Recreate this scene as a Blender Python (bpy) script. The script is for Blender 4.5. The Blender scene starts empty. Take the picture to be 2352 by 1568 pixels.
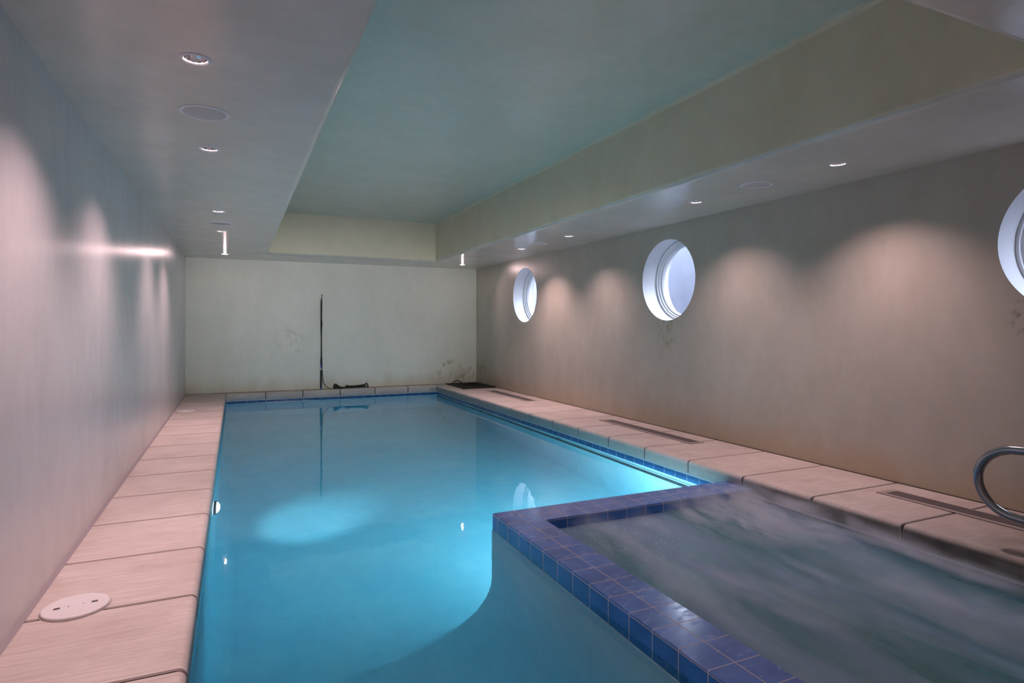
import bpy, bmesh, math, random
from mathutils import Vector, Matrix
from mathutils.geometry import tessellate_polygon
U = 1.2            # one fitted camera-height unit in metres
PI = math.pi
random.seed(7)
scene = bpy.context.scene
col = scene.collection

# ------------------------------------------------------------------ dimensions (metres)
XL, XR, YF, YN = -.6616*U, 3.8402*U, 9.9202*U, -1.15
ZS, ZC = 1.9876*U, 2.5764*U
TL, TR, TF, TN = .4055*U, 2.8116*U, 8.989*U, 1.2005*U
PL, PR, PF, PN = -.1293*U, 3.06*U, 9.74*U, .85*U      # coping lips round the pool
LIPT = .097*U                                          # coping thickness
ZW = -.135*U                                           # pool water level
WL, WR, WF, WN = PL-.006, PR+.012, PF+.012, PN-.03      # pool wall faces
ZFL = -1.48*U                                          # pool floor
SX, SY, SZ = 1.325*U, 3.164*U, -.062*U                 # spa wall outer corner and top
SXI, SYI = 1.545*U, 2.936*U
SW = -.122*U                                           # spa water level

# ------------------------------------------------------------------ helpers
def link(o, parent=None):
    col.objects.link(o)
    if parent: o.parent = parent
    return o

def mesh_obj(name, V, F, mats, parent=None, smooth=False, fm=None):
    me = bpy.data.meshes.new(name)
    me.from_pydata([tuple(v) for v in V], [], [tuple(f) for f in F])
    for m in (mats if isinstance(mats, (list, tuple)) else [mats]): me.materials.append(m)
    if fm:
        for p, i in zip(me.polygons, fm): p.material_index = i
    if smooth is not False:
        bm = bmesh.new(); bm.from_mesh(me)
        ang = math.radians(smooth if smooth is not True else 40)
        for f in bm.faces: f.smooth = True
        for e in bm.edges:
            if len(e.link_faces) == 2 and e.calc_face_angle(0) > ang: e.smooth = False
        bm.to_mesh(me); bm.free()
    me.update()
    return link(bpy.data.objects.new(name, me), parent)

def empty(name, loc=(0, 0, 0), rz=0):
    o = bpy.data.objects.new(name, None); o.location = loc; o.rotation_euler.z = rz
    o.empty_display_size = .05
    return link(o)

def tag(o, label, cat, group=None):
    o['label'] = label; o['category'] = cat
    if group: o['group'] = group
    return o

def struct(o): o['kind'] = 'structure'; return o

def copy_tree(o, parent=None):
    c = o.copy(); col.objects.link(c)
    if parent: c.parent = parent
    for ch in list(o.children): copy_tree(ch, c)
    return c

class MB:                                  # collects several shapes of ONE part
    def __init__(s): s.V = []; s.F = []; s.M = []
    def add(s, V, F, m=0):
        b = len(s.V); s.V += [Vector(v) for v in V]
        s.F += [tuple(b+i for i in f) for f in F]; s.M += [m]*len(F)
    def box(s, a, b, m=0):
        x0, y0, z0 = a; x1, y1, z1 = b
        s.add([(x0,y0,z0),(x1,y0,z0),(x1,y1,z0),(x0,y1,z0),(x0,y0,z1),(x1,y0,z1),(x1,y1,z1),(x0,y1,z1)],
              [(3,2,1,0),(4,5,6,7),(0,1,5,4),(1,2,6,5),(2,3,7,6),(3,0,4,7)], m)
    def quad(s, *p, m=0): s.add(p, [tuple(range(len(p)))], m)
    def lathe(s, prof, n=48, c=(0,0,0), m=0, a0=0.0):    # prof: (r, z) about z
        V = []; F = []; k = len(prof)
        for i in range(n):
            t = a0+2*PI*i/n
            for r, z in prof: V.append((c[0]+r*math.cos(t), c[1]+r*math.sin(t), c[2]+z))
        for i in range(n):
            j = (i+1) % n
            for q in range(k-1): F.append((i*k+q, j*k+q, j*k+q+1, i*k+q+1))
        s.add(V, F, m)
    def disc(s, r, z, n=48, c=(0,0,0), m=0, up=True):
        V = [(c[0]+r*math.cos(2*PI*i/n), c[1]+r*math.sin(2*PI*i/n), c[2]+z) for i in range(n)]
        s.add(V, [tuple(range(n)) if up else tuple(reversed(range(n)))], m)
    def tube(s, pts, r, n=12, closed=False, m=0, flat=1.0, upv=(0,0,1)):
        P = [Vector(p) for p in pts]; N = len(P); V = []; F = []
        rr = r if isinstance(r, (list, tuple)) else [r]*N
        up = Vector(upv); prev = None
        for i, p in enumerate(P):
            if closed: t = P[(i+1) % N]-P[i-1]
            else: t = P[min(i+1, N-1)]-P[max(i-1, 0)]
            t.normalize()
            a = up.cross(t) if prev is None else prev-t*prev.dot(t)
            if a.length < 1e-5: a = Vector((1, 0, 0)).cross(t)
            a.normalize(); prev = a; b = t.cross(a)
            for k in range(n):
                an = 2*PI*k/n
                V.append(p+a*math.cos(an)*rr[i]*flat+b*math.sin(an)*rr[i])
        for i in range(N if closed else N-1):
            j = (i+1) % N
            for k in range(n):
                l = (k+1) % n
                F.append((i*n+k, i*n+l, j*n+l, j*n+k))
        if not closed:
            F.append(tuple(reversed(range(n)))); F.append(tuple((N-1)*n+k for k in range(n)))
        s.add(V, F, m)
    def build(s, name, mats, parent=None, smooth=False):
        return mesh_obj(name, s.V, s.F, mats, parent, smooth, s.M)

def spline(pts, k=8):
    P = [Vector(p) for p in pts]; out = []
    for i in range(len(P)-1):
        a, b, c, d = P[max(i-1,0)], P[i], P[i+1], P[min(i+2,len(P)-1)]
        for j in range(k):
            t = j/k
            out.append(.5*((2*b)+(c-a)*t+(2*a-5*b+4*c-d)*t*t+(3*b-a-3*c+d)*t**3))
    out.append(P[-1]); return out

def holed(loops, to3):                      # flat polygon with holes -> V, F
    flat = [Vector((p[0], p[1], 0)) for l in loops for p in l]
    tri = tessellate_polygon([[Vector((p[0], p[1], 0)) for p in l] for l in loops])
    return [to3(p.x, p.y) for p in flat], [tuple(t) for t in tri]

def circ(cx, cy, r, n=64): return [(cx+r*math.cos(2*PI*i/n), cy+r*math.sin(2*PI*i/n)) for i in range(n)]

# ------------------------------------------------------------------ materials
class NT:
    def __init__(s, name):
        s.m = bpy.data.materials.new(name); s.m.use_nodes = True
        s.t = s.m.node_tree; s.t.nodes.clear()
        s.out = s.t.nodes.new('ShaderNodeOutputMaterial')
        s._co = None
    def n(s, typ, **kw):
        o = s.t.nodes.new(typ)
        for k, v in kw.items(): setattr(o, k, v)
        return o
    def l(s, a, b): s.t.links.new(a, b)
    def set(s, sock, v):
        if hasattr(v, 'is_linked'): s.l(v, sock)
        else: sock.default_value = v
    @property
    def co(s):
        if not s._co: s._co = s.n('ShaderNodeTexCoord').outputs['Object']
        return s._co
    def sep(s, v=None):
        o = s.n('ShaderNodeSeparateXYZ'); s.l(v or s.co, o.inputs[0]); return o.outputs
    def math(s, op, a, b=None, c=None, clamp=False):
        o = s.n('ShaderNodeMath', operation=op, use_clamp=clamp)
        for i, v in enumerate((a, b, c)):
            if v is not None: s.set(o.inputs[i], v)
        return o.outputs[0]
    def ramp(s, v, a, b, lo=0., hi=1., smooth=True):
        o = s.n('ShaderNodeMapRange', interpolation_type='SMOOTHSTEP' if smooth else 'LINEAR')
        s.l(v, o.inputs[0])
        for i, x in enumerate((a, b, lo, hi)): o.inputs[1+i].default_value = x
        return o.outputs[0]
    def mix(s, f, a, b):
        o = s.n('ShaderNodeMix', data_type='RGBA')
        s.set(o.inputs[0], f)
        for sock, v in ((o.inputs[6], a), (o.inputs[7], b)):
            if isinstance(v, tuple) and len(v) == 3: v = v+(1,)
            s.set(sock, v)
        return o.outputs[2]
    def noise(s, scale, vec=(1,1,1), detail=4, rough=.55, loc=(0,0,0), rot=(0,0,0), dist=0.):
        mp = s.n('ShaderNodeMapping'); s.l(s.co, mp.inputs[0])
        mp.inputs['Scale'].default_value = vec; mp.inputs['Location'].default_value = loc
        mp.inputs['Rotation'].default_value = rot
        o = s.n('ShaderNodeTexNoise'); s.l(mp.outputs[0], o.inputs['Vector'])
        o.inputs['Scale'].default_value = scale; o.inputs['Detail'].default_value = detail
        o.inputs['Roughness'].default_value = rough; o.inputs['Distortion'].default_value = dist
        return o.outputs['Fac']
    def bsdf(s, color=(.5,.5,.5), rough=.5, metal=0., normal=None, spec=.5, coat=0., trans=0., ior=None):
        b = s.n('ShaderNodeBsdfPrincipled')
        s.set(b.inputs['Base Color'], color+(1,) if isinstance(color, tuple) else color)
        s.set(b.inputs['Roughness'], rough); b.inputs['Metallic'].default_value = metal
        b.inputs['Specular IOR Level'].default_value = spec
        b.inputs['Coat Weight'].default_value = coat; b.inputs['Coat Roughness'].default_value = .08
        b.inputs['Transmission Weight'].default_value = trans
        if ior: b.inputs['IOR'].default_value = ior
        if normal: s.l(normal, b.inputs['Normal'])
        s.l(b.outputs[0], s.out.inputs['Surface'])
        return b
    def bump(s, h, strength=.2, dist=.01):
        o = s.n('ShaderNodeBump'); o.inputs['Strength'].default_value = strength
        o.inputs['Distance'].default_value = dist; s.l(h, o.inputs['Height']); return o.outputs[0]

def simple(name, color, rough=.5, metal=0., **k):
    t = NT(name); t.bsdf(color, rough, metal, **k); return t.m

def plaster(name, c1, c2, rough=.38, brush=(1,1,.06), bstr=.12, low=None, stains=None, mott=.5):
    t = NT(name)
    a = t.noise(2.2, (1,1,.55), 4, .6); b = t.noise(9, (1,1,.5), 3, .6, loc=(3,1,7))
    f = t.math('ADD', t.math('MULTIPLY', a, .65), t.math('MULTIPLY', b, .35))
    c = t.mix(t.ramp(f, .5-mott/2, .5+mott/2), c1, c2)
    z = t.sep()
    if low:                                  # yellowed bottom of the wall, a real water stain
        n = t.noise(3.5, (1,1,.4), 4, .6, loc=(5,2,0))
        h = t.math('ADD', z[2], t.math('MULTIPLY', n, -.45))
        c = t.mix(t.ramp(h, .10, -.28, 0, .5), c, low)
    for (p, r, col_, sc) in (stains or []):
        v = t.n('ShaderNodeVectorMath', operation='DISTANCE')
        t.l(t.co, v.inputs[0]); v.inputs[1].default_value = p
        m = t.ramp(v.outputs['Value'], r, r*.35)
        n = t.noise(sc, (1,1,.8), 5, .65, loc=p)
        c = t.mix(t.math('MULTIPLY', m, t.ramp(n, .47, .62, 0, .8)), c, col_)
    st = t.noise(240, brush, 1, .6)
    fine = t.noise(60, tuple(.3+.7*q for q in brush), 1.5, .6)
    hgt = t.math('ADD', t.math('MULTIPLY', st, .5), fine)
    r = rough
    t.bsdf(c, r, normal=t.bump(hgt, bstr, .006))
    return t.m

CREAM = (.57, .53, .46)
M = {}
M['wall_left'] = plaster('lilac_grey_polished_plaster', (.60,.58,.585), (.70,.68,.685), .25, (1,1,.03), .11)
M['wall_right'] = plaster('greige_polished_plaster', (.47,.43,.36), (.565,.52,.445), .32, (1,1,.05), .05, low=(.42,.31,.17),
    stains=[((XR,4.73*U,.96*U), .30, (.38,.29,.17), 16), ((XR,9.7*U,.22*U), .35, (.25,.2,.13), 12), ((XR,1.75*U,1.05*U), .2, (.2,.17,.14), 18)])
M['wall_far'] = plaster('pale_cream_plaster', (.81,.80,.70), (.89,.88,.79), .40, (1,1,.12), .04, low=(.47,.36,.22),
    stains=[((3.35*U,YF,.2*U), .36, (.44,.33,.15), 9), ((3.65*U,YF,.16*U), .25, (.46,.36,.2), 11), ((.75*U,YF,.75*U), .35, (.68,.64,.50), 7)])
M['soffit'] = plaster('grey_polished_ceiling_plaster', (.66,.61,.54), (.76,.71,.635), .19, (.05,1,1), .05)
M['tray'] = plaster('sea_green_grey_ceiling_plaster', (.645,.655,.55), (.75,.755,.65), .30, (.12,1,1), .05)
M['tray_side'] = plaster('khaki_cream_plaster', (.70,.63,.47), (.79,.72,.56), .42, (.5,.5,.12), .05)
M['reveal'] = simple('white_window_plaster', (.68,.68,.70), .35)
M['frame'] = simple('white_painted_window_frame', (.70,.70,.72), .3)

def concrete():
    t = NT('brushed_sand_concrete')
    big = t.noise(1.6, (1,1,1), 4, .6); streak = t.noise(75, (.05,1,1), 4, .65); blot = t.noise(5, (.6,1,1), 5, .65, loc=(6,1,3))
    fine = t.noise(120, (.25,1,1), 3, .7)
    c = t.mix(t.ramp(big, .3, .7), (.60,.52,.48), (.70,.62,.58))
    c = t.mix(t.ramp(streak, .38, .7, 0, .6), c, (.47,.39,.355))
    c = t.mix(t.ramp(blot, .5, .72, 0, .5), c, (.45,.365,.325))
    c = t.mix(t.ramp(fine, .60, .78, 0, .8), c, (.33,.28,.25))
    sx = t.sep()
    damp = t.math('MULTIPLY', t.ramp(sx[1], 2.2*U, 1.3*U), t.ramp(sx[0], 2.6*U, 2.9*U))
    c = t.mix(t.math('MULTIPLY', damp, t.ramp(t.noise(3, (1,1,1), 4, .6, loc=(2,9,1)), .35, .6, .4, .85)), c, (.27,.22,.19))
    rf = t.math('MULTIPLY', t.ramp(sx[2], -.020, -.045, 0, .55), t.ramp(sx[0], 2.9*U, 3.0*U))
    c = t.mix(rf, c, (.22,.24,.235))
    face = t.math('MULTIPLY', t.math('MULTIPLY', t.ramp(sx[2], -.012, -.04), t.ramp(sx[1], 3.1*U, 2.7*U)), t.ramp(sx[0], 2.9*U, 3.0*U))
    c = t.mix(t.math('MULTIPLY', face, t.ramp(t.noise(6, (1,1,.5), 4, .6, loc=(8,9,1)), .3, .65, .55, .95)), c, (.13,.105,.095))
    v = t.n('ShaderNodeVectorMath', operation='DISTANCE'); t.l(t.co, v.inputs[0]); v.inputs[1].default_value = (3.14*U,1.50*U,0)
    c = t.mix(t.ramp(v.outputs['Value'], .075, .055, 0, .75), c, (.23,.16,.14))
    h = t.math('ADD', t.math('MULTIPLY', streak, .6), fine)
    t.bsdf(c, .72, normal=t.bump(h, .25, .004), spec=.3)
    return t.m
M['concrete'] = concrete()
M['slab_edge'] = simple('worn_slab_edge', (.36,.30,.275), .8)
M['dark_gap'] = simple('dark_joint', (.035,.03,.028), .9)
M['sealant'] = simple('mauve_grey_sealant', (.36,.31,.33), .55)

def pool_plaster():
    t = NT('pale_blue_pool_plaster')
    a = t.noise(1.3, (1,1,1), 6, .62, dist=.4); b = t.noise(5, (1,1,1), 5, .65, loc=(4,4,4))
    c = t.mix(t.ramp(t.math('ADD', t.math('MULTIPLY', a, .6), t.math('MULTIPLY', b, .4)), .36, .66), (.40,.73,.84), (.53,.82,.90))
    z = t.sep()
    s = t.ramp(t.noise(7, (1,1,.3), 4), .6, .72, 0, .25)
    c = t.mix(s, c, (.30,.58,.66))
    t.bsdf(c, .75, spec=.2)
    return t.m
M['pool'] = pool_plaster()

def tile(name, joints=(), lines=(), color=(.085,.16,.43), grout=(.52,.44,.43), w=.0042, rough=.16, bands=()):
    t = NT(name); z = t.sep(); g = None
    def acc(x):
        nonlocal g
        g = x if g is None else t.math('MAXIMUM', g, x)
    for ax, off, per in joints:
        f = t.math('PINGPONG', t.math('SUBTRACT', z[ax], off), per/2)
        acc(t.math('LESS_THAN', f, w/2))
    for ax, pos, ww in lines:
        acc(t.math('LESS_THAN', t.math('ABSOLUTE', t.math('SUBTRACT', z[ax], pos)), ww/2))
    a = t.noise(7, (1,1,1), 4, .6)
    c = t.mix(t.ramp(a, .3, .7), color, tuple(min(1, q*1.35) for q in color))
    sm = t.noise(22, (.5,1,1), 4, .7)
    r = t.ramp(sm, .35, .7, rough-.06, rough+.12)
    c2 = t.mix(g, c, grout); r2 = t.math('MAXIMUM', r, t.math('MULTIPLY', g, .7))
    hg = t.math('SUBTRACT', t.math('MULTIPLY', t.noise(9, (1,1,1), 3), .15), g)
    t.bsdf(c2, r2, normal=t.bump(hg, .35, .002), spec=.55)
    return t.m
TP = .1372*U
YJ, XJ = 2.954*U, 1.683*U
M['tile_left_top'] = tile('blue_tile_left_top', [(1,YJ,TP)], [(0,(SX+SXI)/2,.0045)], color=(.082,.152,.41), rough=.19)  # tops paler than the faces: pink light and reflections put into the colour
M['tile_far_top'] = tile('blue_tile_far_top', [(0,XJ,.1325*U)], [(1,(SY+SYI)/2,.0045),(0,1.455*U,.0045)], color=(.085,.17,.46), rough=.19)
M['tile_left_face'] = tile('blue_tile_left_face', [(1,YJ,TP)], [(2,SZ-.010,.004),(2,SZ-.168,.004)], color=(.025,.115,.36))  # same tile, deeper blue: pool light on the faces put into the colour
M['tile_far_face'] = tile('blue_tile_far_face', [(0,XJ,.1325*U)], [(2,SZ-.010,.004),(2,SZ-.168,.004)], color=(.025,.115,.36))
M['tile_pool_y'] = tile('blue_waterline_tile_side', [(1,.02,.158)], [(2,-LIPT-.009,.018)], color=(.02,.085,.23), grout=(.45,.52,.56))
M['tile_pool_x'] = tile('blue_waterline_tile_end', [(0,.02,.158)], [(2,-LIPT-.009,.018)], color=(.02,.085,.23), grout=(.45,.52,.56))

def water():
    t = NT('clear_blue_pool_water')
    h = t.math('ADD', t.noise(5, (1,.5,1), 3, .5), t.math('MULTIPLY', t.noise(30, (1,.7,1), 2, .5), .16))
    t.bsdf((1.,1.,1.), .015, normal=t.bump(h, .085, .01), trans=1., ior=1.333)
    v = t.n('ShaderNodeVolumeAbsorption'); v.inputs['Color'].default_value = (.10,.81,.93,1); v.inputs['Density'].default_value = .37
    t.l(v.outputs[0], t.out.inputs['Volume'])
    return t.m
M['water'] = water()

def spa_water():
    t = NT('churning_spa_water')
    rot = (0,0,math.radians(-22))
    a = t.noise(1.6, (1.5,.30,1), 3, .5, rot=rot, dist=.8)
    b = t.noise(4.5, (1.4,.22,1), 3, .5, rot=rot, loc=(3,2,0), dist=.4)
    f = t.math('ADD', t.math('MULTIPLY', a, .62), t.math('MULTIPLY', b, .38))
    foam = t.ramp(f, .34, .74, 0, .9)
    sp = t.noise(60, (1,.8,1), 3, .6)
    xy = t.sep()
    v = t.n('ShaderNodeVectorMath', operation='DISTANCE'); t.l(t.co, v.inputs[0]); v.inputs[1].default_value = (1.85*U,2.70*U,SW)
    jets = t.math('MULTIPLY', t.ramp(v.outputs['Value'], .62, .1), t.ramp(sp, .56, .68, 0, .75))
    c = t.mix(foam, (.006,.145,.165), (.24,.31,.48))
    c = t.mix(jets, c, (.45,.56,.62))
    h = t.math('ADD', t.math('MULTIPLY', f, .6), t.math('MULTIPLY', t.noise(40,(1,.6,1),3), .10))
    t.bsdf(c, t.math('ADD', t.math('MULTIPLY', foam, .5), .22), normal=t.bump(h, .35, .03), spec=.4)
    return t.m
M['spa_water'] = spa_water()

def steam():
    t = NT('white_steam')
    rot = (0,0,math.radians(-20))
    a = t.noise(1.5, (1.7,.40,1.6), 5, .6, rot=rot, loc=(1.3,4,2), dist=.6)
    a2 = t.noise(5., (1.5,.5,1.5), 4, .6, rot=rot, loc=(7,1,3), dist=.8)
    z = t.sep()
    hgt = t.ramp(z[2], SW+.20, SW+.0, 0, 1)
    mpc = t.n('ShaderNodeMapping'); t.l(t.co, mpc.inputs[0]); mpc.inputs['Scale'].default_value = (1.3,.55,1.)
    corner = t.n('ShaderNodeVectorMath', operation='DISTANCE'); t.l(mpc.outputs[0], corner.inputs[0]); corner.inputs[1].default_value = (1.3*2.88*U,.55*2.45*U,SW)
    boost = t.ramp(corner.outputs['Value'], .85, .1, .9, 5.)
    # fades towards the box sides so that it has no hard edge
    ex = t.math('MULTIPLY', t.ramp(z[0], SXI, SXI+.25), t.ramp(z[0], PR+.01, PR-.12))
    ey = t.ramp(z[1], SYI, SYI-.22)
    d = t.math('MULTIPLY', t.math('MULTIPLY', t.ramp(t.math('ADD', t.math('MULTIPLY', a, .75), t.math('MULTIPLY', a2, .25)), .50, .66, 0, 1), hgt), t.math('MULTIPLY', boost, t.math('MULTIPLY', ex, ey)))
    cor2 = t.n('ShaderNodeVectorMath', operation='DISTANCE'); t.l(t.co, cor2.inputs[0]); cor2.inputs[1].default_value = (2.88*U,2.70*U,SW+.03)
    plume = t.math('MULTIPLY', t.math('MULTIPLY', t.ramp(cor2.outputs['Value'], .85, .10), t.ramp(a2, .40, .66)), t.math('MULTIPLY', hgt, t.math('MULTIPLY', ex, t.ramp(z[1], SYI, SYI-.10))))
    d = t.math('ADD', d, t.math('MULTIPLY', plume, 3.6))
    v = t.n('ShaderNodeVolumePrincipled'); v.inputs['Color'].default_value = (.90,.92,1.,1)
    t.l(t.math('MULTIPLY', d, 6.5), v.inputs['Density'])
    v.inputs['Anisotropy'].default_value = .1
    t.l(v.outputs[0], t.out.inputs['Volume'])
    return t.m
M['steam'] = steam()

def glass():
    t = NT('window_glass')
    lw = t.n('ShaderNodeLayerWeight'); fr = t.math('MULTIPLY_ADD', t.math('POWER', lw.outputs['Facing'], 4.), .8, .04)
    tr = t.n('ShaderNodeBsdfTransparent'); tr.inputs[0].default_value = (.94,.96,.98,1)
    gl = t.n('ShaderNodeBsdfGlossy'); gl.inputs['Roughness'].default_value = .02
    mx = t.n('ShaderNodeMixShader'); t.l(fr, mx.inputs[0]); t.l(tr.outputs[0], mx.inputs[1]); t.l(gl.outputs[0], mx.inputs[2])
    t.l(mx.outputs[0], t.out.inputs['Surface'])
    return t.m
M['glass'] = glass()

def emit(name, color, s):
    t = NT(name); e = t.n('ShaderNodeEmission'); e.inputs[0].default_value = color+(1,); e.inputs[1].default_value = s
    t.l(e.outputs[0], t.out.inputs['Surface']); return t.m
DL = (1.0, .67, .685)
M['bulb'] = emit('lit_halogen_lamp', (1., .80, .78), 130)
M['pool_lens'] = emit('lit_pool_lens', (.80, .93, 1.), 34)
M['spa_lens'] = emit('lit_end_pool_lens', (.80, .93, 1.), 400)
M['trim'] = simple('white_metal_trim', (.85,.82,.84), .3)
M['reflector'] = simple('polished_downlight_reflector', (.85,.80,.82), .12, 1.)
M['spk_rim'] = simple('white_plastic_speaker_rim', (.86,.82,.83), .4)
def mesh_grille():
    t = NT('fine_speaker_grille'); v = t.n('ShaderNodeTexVoronoi'); t.l(t.co, v.inputs['Vector']); v.inputs['Scale'].default_value = 260
    t.bsdf(t.mix(t.ramp(v.outputs['Distance'], .1, .5), (.42,.37,.36), (.62,.56,.54)), .6); return t.m
M['grille'] = mesh_grille()
M['chrome'] = simple('polished_steel', (.36,.35,.37), .14, 1.)
M['white_plastic'] = simple('white_abs_plastic', (.80,.76,.76), .35)
M['dark_slot'] = simple('shaded_slot', (.10,.085,.08), .8)
M['vent_frame'] = simple('sand_anodised_vent_frame', (.50,.43,.42), .4, .3)
M['vent_slat'] = simple('brown_grey_vent_slats', (.21,.185,.20), .4, .4)
M['black'] = simple('black_rubber', (.012,.012,.013), .55)
M['black_mat'] = simple('black_slotted_plastic', (.03,.03,.028), .6)
M['blue_band'] = simple('blue_sleeve', (.03,.10,.42), .4)
M['label_white'] = simple('white_sticker', (.55,.57,.60), .5)
M['track'] = simple('dark_anodised_track', (.05,.08,.09), .35, .6)
M['drain'] = simple('pale_drain_cover', (.56,.86,.93), .6)
M['outside'] = plaster('pale_exterior_wall', (.20,.215,.26), (.24,.255,.30), .7, (1,1,.2), .1)

# ------------------------------------------------------------------ room shell
def plane_wall(name, V, m):
    return struct(mesh_obj(name, V, [tuple(range(len(V)))], m))

plane_wall('wall_left', [(XL,YN,-.02),(XL,YF,-.02),(XL,YF,ZS+.02),(XL,YN,ZS+.02)], M['wall_left'])
plane_wall('wall_far', [(XL-.02,YF,-.02),(XR+.02,YF,-.02),(XR+.02,YF,ZS+.02),(XL-.02,YF,ZS+.02)], M['wall_far'])
plane_wall('wall_near', [(XR+.02,YN,-.3),(XL-.02,YN,-.3),(XL-.02,YN,ZS+.02),(XR+.02,YN,ZS+.02)], M['wall_left'])
WINY = [1.535*U, 4.753*U, 7.972*U]; WINZ = 1.449*U; WR_ = .3965*U
V, F = holed([[(YN-.02,-.02),(YF+.02,-.02),(YF+.02,ZS+.02),(YN-.02,ZS+.02)]]+[circ(y, WINZ, WR_, 96) for y in WINY], lambda a, b: (XR, a, b))
struct(mesh_obj('wall_right', V, F, M['wall_right']))

# ceiling: lowered soffit with holes for the fittings, and a raised tray
DLX_L, DLX_R = -.136*U, 3.338*U
DLY = [2.528*U, 3.778*U, 5.80*U, 7.02*U, 9.24*U]
SPY = [3.150*U, 6.50*U]
spots_xy = [(DLX_L, y) for y in DLY]+[(DLX_R, y) for y in DLY]
RB = .045
outer = [(XL-.02,YN-.02),(XR+.02,YN-.02),(XR+.02,YF+.02),(XL-.02,YF+.02)]
def rect(o): return [(TL-o,TN-o),(TR+o,TN-o),(TR+o,TF+o),(TL-o,TF+o)]
V, F = holed([outer, rect(RB)]+[circ(x, y, .052, 40) for x, y in spots_xy], lambda a, b: (a, b, ZS))
struct(mesh_obj('ceiling_soffit', V, F, M['soffit']))
mb = MB()
prof = [(RB-RB*math.sin(t), ZS+RB-RB*math.cos(t)) for t in [i*PI/12 for i in range(7)]]
prof += [(0, ZC-.03), (-.009, ZC-.009), (-.03, ZC)]
for (o0, z0), (o1, z1) in zip(prof, prof[1:]):
    a, b = rect(o0), rect(o1)
    for i in range(4):
        j = (i+1) % 4
        mb.quad((*a[i],z0), (*a[j],z0), (*b[j],z1), (*b[i],z1), m=0 if z1 > ZS+RB*.7 else 2)
mb.quad(*[(*p, ZC) for p in rect(-.03)], m=1)
struct(mb.build('ceiling', [M['tray_side'], M['tray'], M['soffit']], smooth=35))

# ------------------------------------------------------------------ deck (slabs with bullnose lips, one floor)
floor = MB()
def slab_strip(prof, y0, y1, inset):
    # prof: list of (x, z) from wall to underside; swept along y with eased ends
    e = .007
    secs = [(y0, 1.), (y0+e, 0.), (y1-e, 0.), (y1, 1.)]
    n = len(prof); V = []
    for y, k in secs:
        for (x, z) in prof: V.append((x-inset*e*.8*k if abs(x) < 1e8 else x, y, z-(e*.7*k if z > -LIPT*.5 else 0)))
    F = []
    for s in range(3):
        for q in range(n-1): F.append((s*n+q, (s+1)*n+q, (s+1)*n+q+1, s*n+q+1) if inset > 0 else (s*n+q+1, (s+1)*n+q+1, (s+1)*n+q, s*n+q))
    k4 = n-1
    floor.add(V, F[k4:2*k4]); floor.add(V, F[:k4]+F[2*k4:], m=2)
    floor.add(V, [tuple(range(n)), tuple(reversed(range(3*n, 4*n)))], m=1)
R1 = .032
def lip(x, sgn):       # bullnose at x, deck on the side -sgn
    P = [(x-sgn*R1+sgn*R1*math.sin(t), -R1+R1*math.cos(t)) for t in [i*PI/14 for i in range(8)]]
    return P+[(x, -LIPT+.006), (x-sgn*.006, -LIPT), (x-sgn*.10, -LIPT)]
gap = .009
LJ = [2.001*U+.5372*U*k for k in range(-5, 16)]
for a, b in zip(LJ, LJ[1:]):
    a = max(a, YN); b = min(b, YF)
    if b-a > .05 and a < YF: slab_strip([(XL-.01, 0)]+lip(PL, 1), a+gap/2, b-gap/2, 1)
RJ = [1.432*U+.5296*U*k for k in range(-5, 17)]
for a, b in zip(RJ, RJ[1:]):
    a = max(a, YN); b = min(b, YF)
    if b-a > .05 and a < YF: slab_strip([(XR+.01, 0)]+lip(PR, -1), a+gap/2, b-gap/2, -1)
FJ = [PL-.004]+[x*U for x in (.407,.935,1.492,2.032,2.572)]+[PR+.004]
for a, b in zip(FJ, FJ[1:]):
    y = PF; P = [(YF+.01, 0)]+[(2*PF-q[0], q[1]) for q in lip(PF, 1)]
    # swept along x: build in (y,z) then swap
    e = .005; n = len(P); Vv = []
    for x, k in ((a+gap/2, 1), (a+gap/2+e, 0), (b-gap/2-e, 0), (b-gap/2, 1)):
        for (yy, z) in P: Vv.append((x, yy+e*.8*k, z-(e*.7*k if z > -LIPT*.5 else 0)))
    Ff = []
    for s in range(3):
        for q in range(n-1): Ff.append((s*n+q, (s+1)*n+q, (s+1)*n+q+1, s*n+q+1))
    k4 = n-1
    floor.add(Vv, Ff[k4:2*k4]); floor.add(Vv, Ff[:k4]+Ff[2*k4:], m=2)
    floor.add(Vv, [tuple(range(n)), tuple(reversed(range(3*n, 4*n)))], m=1)
floor.box((PL+.002, YN, -LIPT), (PR-.002, PN, 0))                         # near deck where one stands
# dark bed under the joints
for x0, x1 in ((XL, PL-.012), (PR+.012, XR)): floor.box((x0, YN, -.09), (x1, YF, -.013), m=1)
floor.box((PL-.01, PF+.014, -.09), (PR+.01, YF, -.013), m=1)
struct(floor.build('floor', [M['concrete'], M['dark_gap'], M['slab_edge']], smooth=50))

mb = MB(); mb.add([(XL,YN,.014),(XL+.017,YN,.001),(XL,YN,0),(XL,YF,.014),(XL+.017,YF,.001),(XL,YF,0)], [(0,1,4,3),(1,2,5,4)])
struct(mb.build('baseboard_left', M['sealant']))
mb = MB(); mb.box((XR-.009,YN,0),(XR,YF,.004)); struct(mb.build('shadow_gap_right', M['dark_gap']))  # thin dark strip painted in for the shadow gap at the wall foot
mb = MB(); mb.box((XL,YF-.008,0),(XR,YF,.004)); struct(mb.build('dark_gap_far', M['dark_gap']))  # dark strip for the gap along the far wall foot

# ------------------------------------------------------------------ pool basin
pool = MB(); CV = .15
ZT = -LIPT-.158          # foot of the tile band
ztop = -LIPT+.004
def pfloor(y): return ZFL-.10*max(0, min(1, (y-SY)/(WF-SY)))
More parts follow.
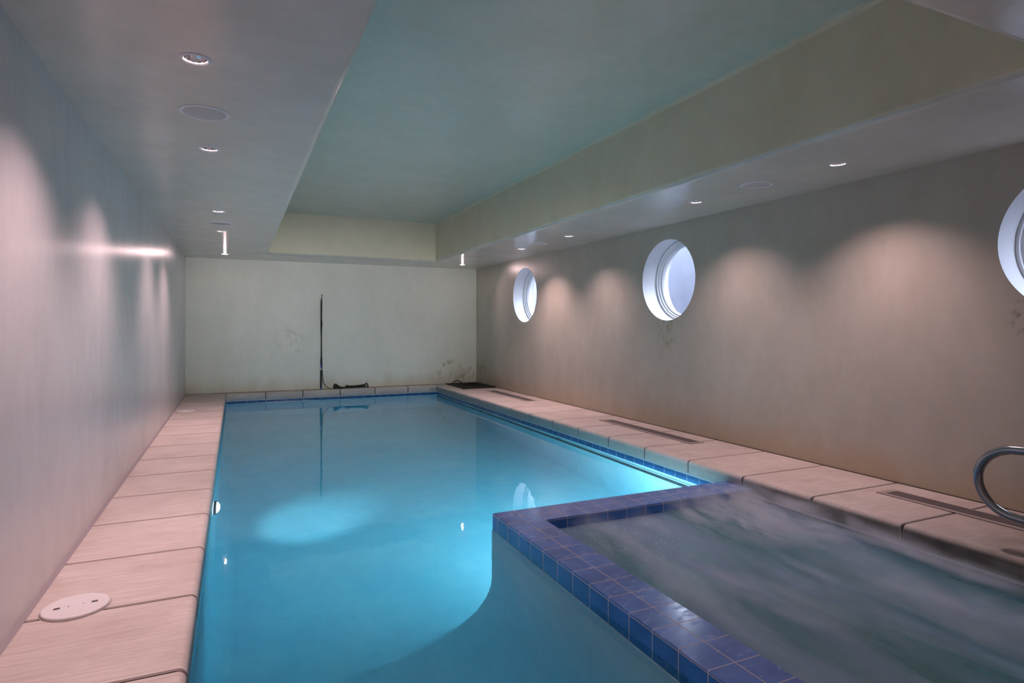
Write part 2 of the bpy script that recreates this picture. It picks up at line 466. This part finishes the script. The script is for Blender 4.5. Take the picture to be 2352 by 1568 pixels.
# walls: tile band then plaster down to the cove, floor in strips
ys = [WN]+[WN+(WF-WN)*i/24 for i in range(1, 24)]+[WF]
def sidewall(x, s, m):   # s=+1 interior is towards +x
    pool.quad((x,WN,ztop),(x,WF,ztop),(x,WF,ZT),(x,WN,ZT), m=m)
    for a, b in zip(ys, ys[1:]):
        P = [[(x, ZT)]+[(x+s*(CV-CV*math.cos(t)), pfloor(y)+CV-CV*math.sin(t)) for t in [i*PI/20 for i in range(11)]] for y in (a, b)]
        for q in range(len(P[0])-1):
            pool.quad((P[0][q][0],a,P[0][q][1]), (P[1][q][0],b,P[1][q][1]), (P[1][q+1][0],b,P[1][q+1][1]), (P[0][q+1][0],a,P[0][q+1][1]), m=2)
sidewall(WL, 1, 0); sidewall(WR, -1, 0)
for a, b in zip(ys, ys[1:]): pool.quad((WL+CV,a,pfloor(a)),(WR-CV,a,pfloor(a)),(WR-CV,b,pfloor(b)),(WL+CV,b,pfloor(b)), m=2)
for y in (WF, WN):
    pool.quad((WL,y,ztop),(WR,y,ztop),(WR,y,ZT),(WL,y,ZT), m=1)
    pool.quad((WL,y,ZT),(WR,y,ZT),(WR,y,-2.3),(WL,y,-2.3), m=2)
struct(pool.build('pool_basin', [M['tile_pool_y'], M['tile_pool_x'], M['pool']], smooth=40))

# raised spa: L-shaped tiled wall with a coved foot
spa = MB(); ys0 = PN-.05; xs1 = PR+.006
def bev(p, q, up): pass
ch = .004
# tops
spa.quad((SX+ch,ys0,SZ),(SXI-ch,ys0,SZ),(SXI-ch,SYI+ch,SZ),(SX+ch,SY-ch,SZ), m=0)
spa.add([(SX+ch,SY-ch,SZ),(SXI-ch,SYI+ch,SZ),(xs1,SYI+ch,SZ),(xs1,SY-ch,SZ)], [(0,1,2,3)], m=1)
# eased edges
spa.quad((SX,ys0,SZ-ch),(SX+ch,ys0,SZ),(SX+ch,SY-ch,SZ),(SX,SY,SZ-ch), m=2)
spa.quad((SX,SY,SZ-ch),(SX+ch,SY-ch,SZ),(xs1,SY-ch,SZ),(xs1,SY,SZ-ch), m=3)
spa.quad((SXI-ch,ys0,SZ),(SXI,ys0,SZ-ch),(SXI,SYI,SZ-ch),(SXI-ch,SYI+ch,SZ), m=2)
spa.quad((SXI-ch,SYI+ch,SZ),(SXI,SYI,SZ-ch),(xs1,SYI,SZ-ch),(xs1,SYI+ch,SZ), m=3)
zb = SZ-.170
spa.quad((SX,ys0,SZ-ch),(SX,SY,SZ-ch),(SX,SY,zb),(SX,ys0,zb), m=2)
spa.quad((SX,SY,SZ-ch),(xs1+.1,SY,SZ-ch),(xs1+.1,SY,zb),(SX,SY,zb), m=3)
spa.quad((SXI,ys0,SZ-ch),(SXI,SYI,SZ-ch),(SXI,SYI,-.9),(SXI,ys0,-.9), m=2)
spa.quad((SXI,SYI,SZ-ch),(xs1+.1,SYI,SZ-ch),(xs1+.1,SYI,-.9),(SXI,SYI,-.9), m=3)
spa.quad((SXI,ys0,-.9),(SXI,SYI,-.9),(xs1+.1,SYI,-.9),(xs1+.1,ys0,-.9), m=4)
# coved skirt
RC = .60*U; zc0 = ZFL+RC
pr = [(0, zb), (.006, zb-.004)]+[(.006+RC-RC*math.cos(t), zc0-RC*math.sin(t)) for t in [i*PI/28 for i in range(15)]]
def spath(o):
    a = [(SX-o, ys0)]
    a += [(SX-o*math.cos(t), SY+o*math.sin(t)*.30) for t in [i*PI/16 for i in range(9)]]
    a += [(xs1+.1, SY+o*.30)]
    return a
for (o0, z0), (o1, z1) in zip(pr, pr[1:]):
    A, B = spath(o0), spath(o1)
    for i in range(len(A)-1): spa.quad((*A[i],z0),(*A[i+1],z0),(*B[i+1],z1),(*B[i],z1), m=4)
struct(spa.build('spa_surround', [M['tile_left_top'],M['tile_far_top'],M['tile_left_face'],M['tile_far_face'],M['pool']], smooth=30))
# tile band of the spa under the right-hand coping
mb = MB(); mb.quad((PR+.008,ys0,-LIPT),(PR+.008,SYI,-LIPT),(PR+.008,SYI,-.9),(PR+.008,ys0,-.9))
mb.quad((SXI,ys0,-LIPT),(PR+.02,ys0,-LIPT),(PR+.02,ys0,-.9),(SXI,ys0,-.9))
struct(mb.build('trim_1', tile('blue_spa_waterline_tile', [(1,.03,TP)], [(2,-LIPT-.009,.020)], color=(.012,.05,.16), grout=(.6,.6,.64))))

# ------------------------------------------------------------------ water and steam
W = [(WL-.06,WN-.06),(SX+.08,WN-.06),(SX+.08,SY-.08),(WR+.06,SY-.08),(WR+.06,WF+.06),(WL-.06,WF+.06)]
n = len(W); zb_ = -2.5
wv = [(*p, ZW) for p in W]+[(*p, zb_) for p in W]
wf = [tuple(range(n)), tuple(reversed(range(n, 2*n)))]+[(i, i+n, (i+1) % n+n, (i+1) % n) for i in range(n)]
o = mesh_obj('pool_water', wv, wf, M['water']); o['kind'] = 'stuff'
tag(o, 'clear turquoise water filling the long lap pool', 'water')
mb = MB(); mb.quad((SXI-.01,ys0,SW),(PR+.02,ys0,SW),(PR+.02,SYI+.01,SW),(SXI-.01,SYI+.01,SW))
o = mb.build('spa_water', M['spa_water']); o['kind'] = 'stuff'
tag(o, 'dark teal churning water inside the blue tiled spa', 'water')
mb = MB(); mb.box((SXI+.004,ys0+.02,SW+.004),(PR+.02,SYI-.004,SW+.21))
o = mb.build('steam', M['steam']); o['kind'] = 'stuff'
tag(o, 'white steam drifting in streaks over the hot spa water', 'steam')

# ------------------------------------------------------------------ windows
def window(i, y):
    w = struct(empty('window_%d' % i, (XR, y, WINZ)))
    R = WR_
    def ring(name, prof, m, n=96):        # prof: (r, depth) about x
        mb = MB(); mb.lathe(prof, n); 
        mb.V = [Vector((v.z, v.x, v.y)) for v in mb.V]
        return mb.build(name, m, w, smooth=30)
    ring('window_reveal', [(R, 0), (R, .215)], M['reveal'])
    ring('window_frame', [(R, .205),(R-.012,.20),(R-.022,.204),(R-.026,.222),(R-.040,.226),(R-.044,.244),(R-.060,.250),(R-.066,.262),(R-.066,.30),(R+.02,.31)], M['frame'])
    ring('outer_reveal', [(R-.03, .30), (R+.0, .305), (R+.0, .40)], M['reveal'])
    mb = MB(); mb.lathe([(0.0001,-.004),(R-.064,-.004),(R-.064,.004),(.0001,.004)], 96)
    mb.V = [Vector((v.z+.285, v.x, v.y)) for v in mb.V]
    mb.build('pane', M['glass'], w)
for i, y in enumerate(WINY): window(i+1, y)
# outside: outer face of the house wall, a light well wall and its ground
V, F = holed([[(YN-2,-1.0),(YF+2,-1.0),(YF+2,3.6),(YN-2,3.6)]]+[circ(y, WINZ, WR_, 96) for y in WINY], lambda a, b: (XR+.40, a, b))
struct(mesh_obj('wall_exterior', V, F, M['outside']))
mb = MB(); mb.box((XR+1.75,YN-3,-1),(XR+1.95,YF+4,2.75)); mb.box((XR+.40,YN-3,-1.1),(XR+1.95,YF+4,-1)); struct(mb.build('wall_lightwell', M['outside']))
# roof above the room keeps the daylight out of the ceiling void
mb = MB(); mb.box((XL-.3,YN-.3,ZC+.15),(XR+.38,YF+.3,ZC+.3)); struct(mb.build('roof', M['outside']))
for x0,y0,x1,y1 in ((XL-.3,YN-.3,XL-.1,YF+.3),(XL-.3,YF+.1,XR+.39,YF+.3),(XL-.3,YN-.3,XR+.39,YN-.1)):
    mb = MB(); mb.box((x0,y0,-2.6),(x1,y1,ZC+.15)); struct(mb.build('wall_outer', M['outside']))

# ------------------------------------------------------------------ downlights
def make_downlight():
    t = empty('recessed_downlight')
    mb = MB(); mb.lathe([(.0665,0),(.0662,-.0035),(.062,-.006),(.051,-.0055),(.047,-.001),(.047,.004),(.051,.006)], 48)
    mb.build('trim_ring', M['trim'], t, smooth=40)
    mb = MB(); mb.lathe([(.048,.002),(.044,.025),(.035,.052),(.020,.070)], 12); mb.build('reflector', M['reflector'], t)
    mb = MB(); mb.lathe([(.0001,.054),(.010,.055),(.016,.062),(.018,.072),(.0001,.074)], 20); mb.build('lamp', M['bulb'], t, smooth=True)
    return t
dl_labels = {
 (0,0): 'nearest recessed downlight in the left soffit, largest, before the big round speaker',
 (0,1): 'second recessed downlight in the left soffit, just beyond the large round speaker',
 (0,2): 'third recessed downlight in the left soffit, just before the far round speaker',
 (0,3): 'fourth recessed downlight in the left soffit, just beyond the far round speaker',
 (0,4): 'farthest recessed downlight in the left soffit, glaring beside the far wall',
 (1,0): 'nearest recessed downlight in the right soffit, nearer than the round speaker',
 (1,1): 'second recessed downlight in the right soffit, above and before the middle round window',
 (1,2): 'third recessed downlight in the right soffit, between the middle and far windows',
 (1,3): 'fourth recessed downlight in the right soffit, above the far round window',
 (1,4): 'farthest recessed downlight in the right soffit, glaring in the far right corner'}
proto = make_downlight()
POW = {(0,0):1.1,(0,1):1.05,(0,2):.9,(0,3):1.0,(0,4):.10,(1,0):.75,(1,1):.6,(1,2):.6,(1,3):1.1,(1,4):.22}
BASE = 74
for s, X in enumerate((DLX_L, DLX_R)):
    for k, y in enumerate(DLY):
        o = proto if (s, k) == (0, 0) else copy_tree(proto)
        o.location = (X, y, ZS); o.rotation_euler.z = .3*k+s
        tag(o, dl_labels[s, k], 'ceiling light', 'recessed downlights in the soffits')
        tilt = 0.
        if k == 4:                                       # these two are turned towards the pool
            tilt = math.radians(48)
            for ch_ in o.children:
                if ch_.name.startswith('lamp'):
                    ch_.location = (0, 0, -.060); o.rotation_euler.z = 0
        l = bpy.data.lights.new('downlight_beam', 'SPOT'); l.energy = BASE*POW[s, k]; l.color = DL
        l.spot_size = math.radians(118); l.spot_blend = 1.0; l.shadow_soft_size = .016
        lo = bpy.data.objects.new('downlight_beam', l); lo.location = (X, y, ZS+(.016 if k < 4 else -.022)); lo.rotation_euler = (-tilt,0,0); col.objects.link(lo)
# the room goes on behind the camera with one more of the same fittings
for X in (DLX_L,):
    l = bpy.data.lights.new('downlight_beam', 'SPOT'); l.energy = BASE*.8; l.color = DL
    l.spot_size = math.radians(118); l.spot_blend = 1.0; l.shadow_soft_size = .016
    lo = bpy.data.objects.new('downlight_beam', l); lo.location = (X, .55*U, ZS-.02); col.objects.link(lo)

# ------------------------------------------------------------------ ceiling speakers
def make_speaker():
    t = empty('ceiling_speaker'); R = .130
    mb = MB(); mb.lathe([(R,0),(R-.001,-.004),(R-.006,-.006),(R-.019,-.005),(R-.022,-.001)], 64); mb.build('rim', M['spk_rim'], t, smooth=40)
    mb = MB(); mb.lathe([(R-.021,-.001),(R-.024,-.0030),(.05,-.0045),(.0001,-.005)], 64); mb.build('grille', M['grille'], t, smooth=True)
    return t
sp_labels = ['large round speaker in the left soffit between the two nearest downlights', 'small-looking far round speaker in the left soffit between the distant downlights',
             'round speaker in the right soffit between its two nearest downlights', 'far round speaker in the right soffit above the wall between the windows']
proto = make_speaker(); k = 0
for X in (DLX_L+.005, DLX_R-.02):
    for y in SPY:
        o = proto if k == 0 else copy_tree(proto)
        o.location = (X, y, ZS); tag(o, sp_labels[k], 'speaker', 'round ceiling speakers'); k += 1

# ------------------------------------------------------------------ skimmer lids
def make_lid():
    t = empty('skimmer_lid'); R = .121
    mb = MB(); mb.lathe([(R-.002,0),(R,.002),(R,.010),(R-.002,.0125),(R-.006,.0130),(.078,.0130),(.077,.0125),(.075,.0130),(.050,.0130),(.049,.0125),(.047,.0130),(.012,.0130),(.011,.0136),(.0001,.0136)], 72)
    mb.build('cover', M['white_plastic'], t, smooth=30)
    for s in (-1, 1):
        mb = MB(); mb.box((s*.066-.011,-.0085,.0128),(s*.066+.011,.0085,.0140)); mb.build('finger_hole', M['dark_slot'], t)
        mb = MB(); mb.box((s*.026-.003,-.0022,.0128),(s*.026+.003,.0022,.0139)); mb.build('screw_slot', M['dark_slot'], t)
    mb = MB(); mb.lathe([(R+.0015,.0005),(R+.006,.0008),(R+.007,.0002)], 72); mb.build('collar', M['vent_frame'], t, smooth=True)
    return t
o = make_lid(); o.location = (-.514*U, 2.588*U, 0); o.rotation_euler.z = .16
tag(o, 'large white round skimmer lid on the near left deck', 'lid', 'white skimmer lids in the left deck')
o = copy_tree(o); o.location = (-.527*U, 7.97*U, 0); o.rotation_euler.z = .1
tag(o, 'small distant white skimmer lid on the left deck near the far wall', 'lid', 'white skimmer lids in the left deck')

# ------------------------------------------------------------------ floor vents
def make_vent():
    t = empty('floor_vent'); w, h = .178, 1.41*U
    mb = MB(); f0, f1 = .034, .014
    mb.box((0,0,0),(f0,h,.005)); mb.box((w-f1,0,0),(w,h,.005)); mb.box((f0,0,0),(w-f1,.045,.005)); mb.box((f0,h-.045,0),(w-f1,h,.005))
    mb.build('frame', M['vent_frame'], t)
    mb = MB(); mb.box((-.004,-.004,0),(w+.004,h+.004,.0012)); mb.build('shadow_gap', M['dark_gap'], t)
    mb = MB(); n_ = 13
    for i in range(n_):
        x = f0+(w-f1-f0)*(i+.5)/n_
        mb.box((x-.0036,.045,.0005),(x+.0036,h-.045,.0046))
    mb.build('slats', M['vent_slat'], t)
    return t
vl = ['long brown slotted floor vent in the right deck before the far corner', 'long brown slotted floor vent in the right deck below the middle round window', 'long brown slotted floor vent in the right deck beside the steel handrail']
proto = make_vent()
for k, y in enumerate((7.20*U, 4.03*U, .985*U)):
    o = proto if k == 0 else copy_tree(proto)
    o.location = (3.50*U, y, 0); tag(o, vl[k], 'vent', 'linear floor vents in the right deck')

# ------------------------------------------------------------------ black grate and cord in the corner
t = empty('floor_grate', (3.262*U, 9.0*U, 0))
w, h = .555*U, .86*U
mb = MB()
for a in ((0,0,w,.035),(0,h-.035,w,h),(0,0,.035,h),(w-.035,0,w,h)): mb.box((a[0],a[1],0),(a[2],a[3],.022))
mb.build('border', M['black'], t)
mb = MB(); mb.box((.03,.03,0),(w-.03,h-.03,.006))
for i in range(16):
    y = .05+(h-.1)*i/15; mb.box((.035,y-.012,.006),(w-.035,y+.012,.014))
mb.build('slatted_panel', M['black_mat'], t)
tag(t, 'black slatted floor grate lying in the far right corner of the deck', 'grate')
mb = MB(); pts = []
bx, by = 3.40*U, 9.42*U
raw = [(3.36,9.80,.018),(3.40,9.82,.06),(3.46,9.79,.075),(3.52,9.74,.03),(3.47,9.55,.022),(3.56,9.42,.024),(3.66,9.50,.03),(3.60,9.62,.04),(3.50,9.5,.045),(3.58,9.33,.024),(3.68,9.36,.022),(3.72,9.55,.022)]
mb.tube(spline([(x*U, y*U, z) for x, y, z in raw], 10), .0085, 8); o = mb.build('cord', M['black'], smooth=True)
tag(o, 'loose black cord heaped on the black grate in the corner', 'cord')

# ------------------------------------------------------------------ swim tether pole, cord and belt
px, py = 1.217*U, 9.865*U
t = empty('swim_tether_pole', (px, py, 0))
top = Vector((.016*U, .035, 1.465*U))
def on(z): return (top.x*z/top.z, top.y*z/top.z, z)
mb = MB(); mb.tube([on(.30*U), on(.7*U), on(1.1*U), on(1.40*U), on(1.45*U)], [.0115,.010,.0085,.0075,.006], 10); mb.build('shaft', M['black'], t, smooth=True)
mb = MB(); mb.tube([on(.03*U), on(.05*U), on(.295*U), on(.30*U)], [.015,.017,.017,.015], 12); mb.build('grip', M['black'], t, smooth=True)
mb = MB(); mb.tube([on(0.0), on(.035*U)], .0165, 12); mb.build('foot_cap', M['blue_band'], t, smooth=True)
mb = MB(); mb.tube([on(.296*U), on(.345*U)], .0145, 12); mb.build('sticker_band', M['label_white'], t, smooth=True)
mb = MB(); mb.tube([on(.345*U), on(.40*U)], .0155, 12); mb.build('blue_sleeve', M['blue_band'], t, smooth=True)
mb = MB(); mb.tube([on(.40*U), on(.41*U), on(.485*U), on(.49*U)], [.013,.0165,.0165,.013], 12); mb.build('upper_collar', M['black'], t, smooth=True)
mb = MB(); mb.tube([on(.98*U), on(1.0*U), on(1.06*U), on(1.08*U)], [.009,.0135,.0135,.009], 12); mb.build('joint_collar', M['black'], t, smooth=True)
mb = MB(); mb.lathe([(.006,-.022),(.0125,-.015),(.014,0),(.0125,.015),(.006,.022)], 14); mb.V = [v+Vector(on(1.40*U))+Vector((-.012,-.012,0)) for v in mb.V]; mb.build('pulley', M['chrome'], t, smooth=True)
mb = MB(); c = Vector(on(1.475*U)); mb.tube([c+Vector((.010*math.cos(a), 0, .014*math.sin(a))) for a in [i*2*PI/14 for i in range(14)]], .0035, 6, closed=True, upv=(0,1,0)); mb.build('tip_ring', M['black'], t, smooth=True)
mb = MB()
cord = [Vector(on(1.385*U))+Vector((-.016,-.014,0)), Vector(on(1.2*U))+Vector((-.020,-.016,0)), Vector(on(.95*U))+Vector((-.014,-.016,0)), Vector(on(.6*U))+Vector((.004,-.018,0)),
        Vector(on(.36*U))+Vector((.014,-.022,0)), Vector((.022,-.022,.24*U)), Vector((.040,-.024,.12*U)), Vector((.085,-.03,.055*U)), Vector((.150,-.035,.016*U)), Vector((.205,-.035,.006))]
mb.tube(spline(cord, 10), .0050, 8); mb.build('bungee_cord', M['black'], t, smooth=True)
tag(t, 'tall thin black swim tether pole leaning against the far wall', 'pole')

t = empty('swim_belt', (1.41*U, 9.865*U, 0))
def ribbon(path, w, th):          # flat webbing standing on edge: width along z-ish, swept path
    mb = MB(); mb.tube(path, w/2, 10, closed=True, flat=th/w, upv=(0,1,0)); return mb
loop = [(0,0,.012),(.006,0,.055),(.022,0,.082),(.05,0,.070),(.085,0,.040),(.125,0,.022),(.165,0,.012),(.11,0,.006),(.05,0,.006),(.0,0,.008)]
mb = MB(); mb.tube(spline(loop, 6), [.011+.010*math.sin(PI*i/54) for i in range(55)], 10); mb.build('waist_pad', M['black'], t, smooth=True)
mb = MB(); mb.tube(spline([(.01,.0,.03),(.04,-.004,.05),(.075,-.004,.026),(.05,0,.018),(.02,0,.02)], 6), .013, 8); mb.build('pad_fold', M['black'], t, smooth=True)
mb = MB(); mb.tube(spline([(.16,0,.012),(.20,0,.016),(.225,0,.010)], 6), .010, 8); mb.build('buckle_strap', M['black'], t, smooth=True)
strap = [(.205,0,.012),(.215,0,.040),(.245,0,.058),(.27,0,.046),(.38,0,.043),(.50,0,.052),(.585,0,.066),(.615,0,.088),(.628,0,.070),(.645,0,.030),(.640,0,.016),(.50,0,.017),(.36,0,.014),(.26,0,.012)]
mb = MB(); mb.tube(spline(strap+[strap[0]], 6), .0095, 10); mb.build('strap_loop', M['black'], t, smooth=True)
mb = MB(); mb.tube(spline([(.23,.0,.030),(.33,.0,.029),(.45,.0,.033),(.55,.0,.038),(.60,.0,.045)], 6), [.016]*10+[.014]*8+[.012]*7, 10); mb.build('belt_web', M['black'], t, smooth=True)
tag(t, 'black swim belt lying crumpled on the far coping beside the tether pole', 'belt')

# ------------------------------------------------------------------ handrail
t = empty('spa_handrail', (3.15*U, 0, 0))
rr = .0245; cy, cz, rb = 1.50*U, .298*U, .152*U
pts = [(0, cy+rb*math.sin(a)*1.08, cz+rb*math.cos(a)) for a in [PI*i/18 for i in range(19)]]
topb = [(0,.62*U,.0),(0,.60*U,.22*U),(0,.63*U,.42*U),(0,.74*U,.49*U),(0,.95*U,.487*U),(0,1.25*U,.470*U)]
botb = [(0,1.30*U,.142*U),(0,1.15*U,.138*U),(0,1.05*U,.115*U),(0,1.0*U,.06*U),(0,.99*U,0)]
mb = MB(); mb.tube(spline(topb, 8)[:-1]+pts+spline(botb, 8), rr, 20, upv=(1,0,0)); mb.build('rail', M['chrome'], t, smooth=True)
for y in (.62*U, .99*U):
    mb = MB(); mb.lathe([(.045,0),(.045,.006),(.030,.014),(.0255,.016)], 28, c=(0,y,0)); mb.build('deck_flange', M['chrome'], t, smooth=30)
tag(t, 'polished steel grab rail loop over the right deck beside the spa', 'handrail')

# ------------------------------------------------------------------ pool lamps, drains, cover track
def pool_lamp(name, loc, lens, label, axis):
    t = empty(name, loc)
    f = (lambda v: Vector((v.z, v.x, v.y))) if axis == 'x' else (lambda v: Vector((v.x, v.z, v.y)))
    mb = MB(); mb.lathe([(.135,.0),(.135,.012),(.122,.022),(.108,.016)], 48); mb.V = [f(v) for v in mb.V]; mb.build('ring', M['track'], t, smooth=30)
    mb = MB(); mb.lathe([(.109,.014),(.095,.030),(.06,.042),(.0001,.046)], 32); mb.V = [f(v) for v in mb.V]; mb.build('lens', lens, t, smooth=True)
    return tag(t, label, 'pool light', 'underwater pool lights')
pool_lamp('pool_light', (WL+.002, 4.45*U, -.37*U), M['pool_lens'], 'glowing round underwater light on the left pool wall', 'x')
pool_lamp('pool_light', (2.3*U, SY+.014, -.52*U), M['spa_lens'], 'underwater light on the spa wall facing the far end of the pool', 'y')
l = bpy.data.lights.new('pool_light_beam', 'SPOT'); l.energy = 90; l.color = (1.,.95,1.); l.spot_size = math.radians(40); l.spot_blend = 1.; l.shadow_soft_size = .08
lo = bpy.data.objects.new('pool_light_beam', l); lo.location = (WL+.07, 4.45*U, -.37*U); col.objects.link(lo)
lo.rotation_euler = (Vector((.56*U, 5.12*U, ZFL))-lo.location).to_track_quat('-Z', 'Y').to_euler()
for k, y in enumerate((9.20*U, 8.80*U)):
    t = empty('main_drain', (-.050*U, y, pfloor(y)+.004))
    mb = MB(); mb.lathe([(.088,-.006),(.088,.004),(.078,.016),(.05,.022),(.0001,.023)], 36); mb.build('cover', M['drain'], t, smooth=40)
    tag(t, ['farther', 'nearer'][k]+' pale round drain cover under water at the far left', 'drain', 'pale round pool drains')
t = empty('pool_cover_track', (0, 0, 0)); X = PR-.012; Z = -.37*U
mb = MB(); mb.box((X-.012,SY+.03,Z-.014),(X+.022,WF-.06,Z+.014)); mb.box((X-.016,SY+.03,Z-.020),(X-.006,WF-.06,Z-.012)); mb.build('rail', M['track'], t)
mb = MB(); mb.box((X+.008,SY+.03,Z+.075),(X+.022,WF-.06,Z+.083)); mb.build('upper_rib', M['drain'], t)
for y in (7.69*U, 5.52*U):
    mb = MB(); mb.box((X-.014,y-.05,Z-.006),(X+.022,y+.05,Z+.07)); mb.box((X-.03,y-.012,Z-.01),(X+.0,y+.012,Z+.03)); mb.build('bracket', M['track'], t)
tag(t, 'dark cover track running along the right pool wall just under water', 'track')

# ------------------------------------------------------------------ added far-wall fill, daylight
l = bpy.data.lights.new('far_wall_fill', 'SPOT'); l.energy = 620; l.color = (1., .955, .92); l.spot_size = math.radians(40); l.spot_blend = 1.; l.shadow_soft_size = .12
lo = bpy.data.objects.new('far_wall_fill', l); lo.location = (1.3*U, -.7, ZS-.10); col.objects.link(lo)      # added unseen fill lamp behind the camera, brightens the far wall
lo.rotation_euler = (Vector((1.6*U, YF, 1.45*U))-lo.location).to_track_quat('-Z', 'Y').to_euler()
w = bpy.data.worlds.new('sky'); scene.world = w; w.use_nodes = True
bg = w.node_tree.nodes.get('Background'); bg.inputs[0].default_value = (.76,.82,1.,1); bg.inputs[1].default_value = 11.0
for y in WINY:
    l = bpy.data.lights.new('window_daylight', 'AREA'); l.shape = 'DISK'; l.size = WR_*2; l.cycles.is_portal = True
    o = bpy.data.objects.new('window_daylight', l); o.location = (XR+.395, y, WINZ); o.rotation_euler = (0, PI/2, 0); col.objects.link(o)

# ------------------------------------------------------------------ camera
cam = bpy.data.cameras.new('camera'); co = bpy.data.objects.new('camera', cam); col.objects.link(co)
f, yaw, pitch, roll, shy = 1389.4565, .4284, -.0007, .0007, -35.14
cam.sensor_width = 36; cam.lens = f/2352*36; cam.shift_y = shy/2352; cam.clip_start = .02
Fv = Vector((math.sin(yaw)*math.cos(pitch), math.cos(yaw)*math.cos(pitch), math.sin(pitch)))
Rv = Vector((math.cos(yaw), -math.sin(yaw), 0)); Uv = Rv.cross(Fv)
R2 = Rv*math.cos(roll)+Uv*math.sin(roll); U2 = -Rv*math.sin(roll)+Uv*math.cos(roll)
co.matrix_world = Matrix(((R2.x,U2.x,-Fv.x,0),(R2.y,U2.y,-Fv.y,0),(R2.z,U2.z,-Fv.z,U),(0,0,0,1)))
scene.camera = co

# ------------------------------------------------------------------ render look
vs = scene.view_settings
vs.view_transform = 'Standard'; vs.look = 'None'; vs.exposure = 0.6; vs.gamma = 1.0; vs.use_curve_mapping = False
cy_ = scene.cycles
cy_.use_denoising = True
cy_.max_bounces = 9; cy_.diffuse_bounces = 4; cy_.glossy_bounces = 4; cy_.transmission_bounces = 7; cy_.volume_bounces = 2; cy_.transparent_max_bounces = 8
cy_.use_adaptive_sampling = True; cy_.adaptive_threshold = .06; cy_.volume_step_rate = 1.6
cy_.caustics_refractive = True; cy_.caustics_reflective = False; cy_.use_light_tree = False; cy_.blur_glossy = .5
cy_.sample_clamp_indirect = 6.0
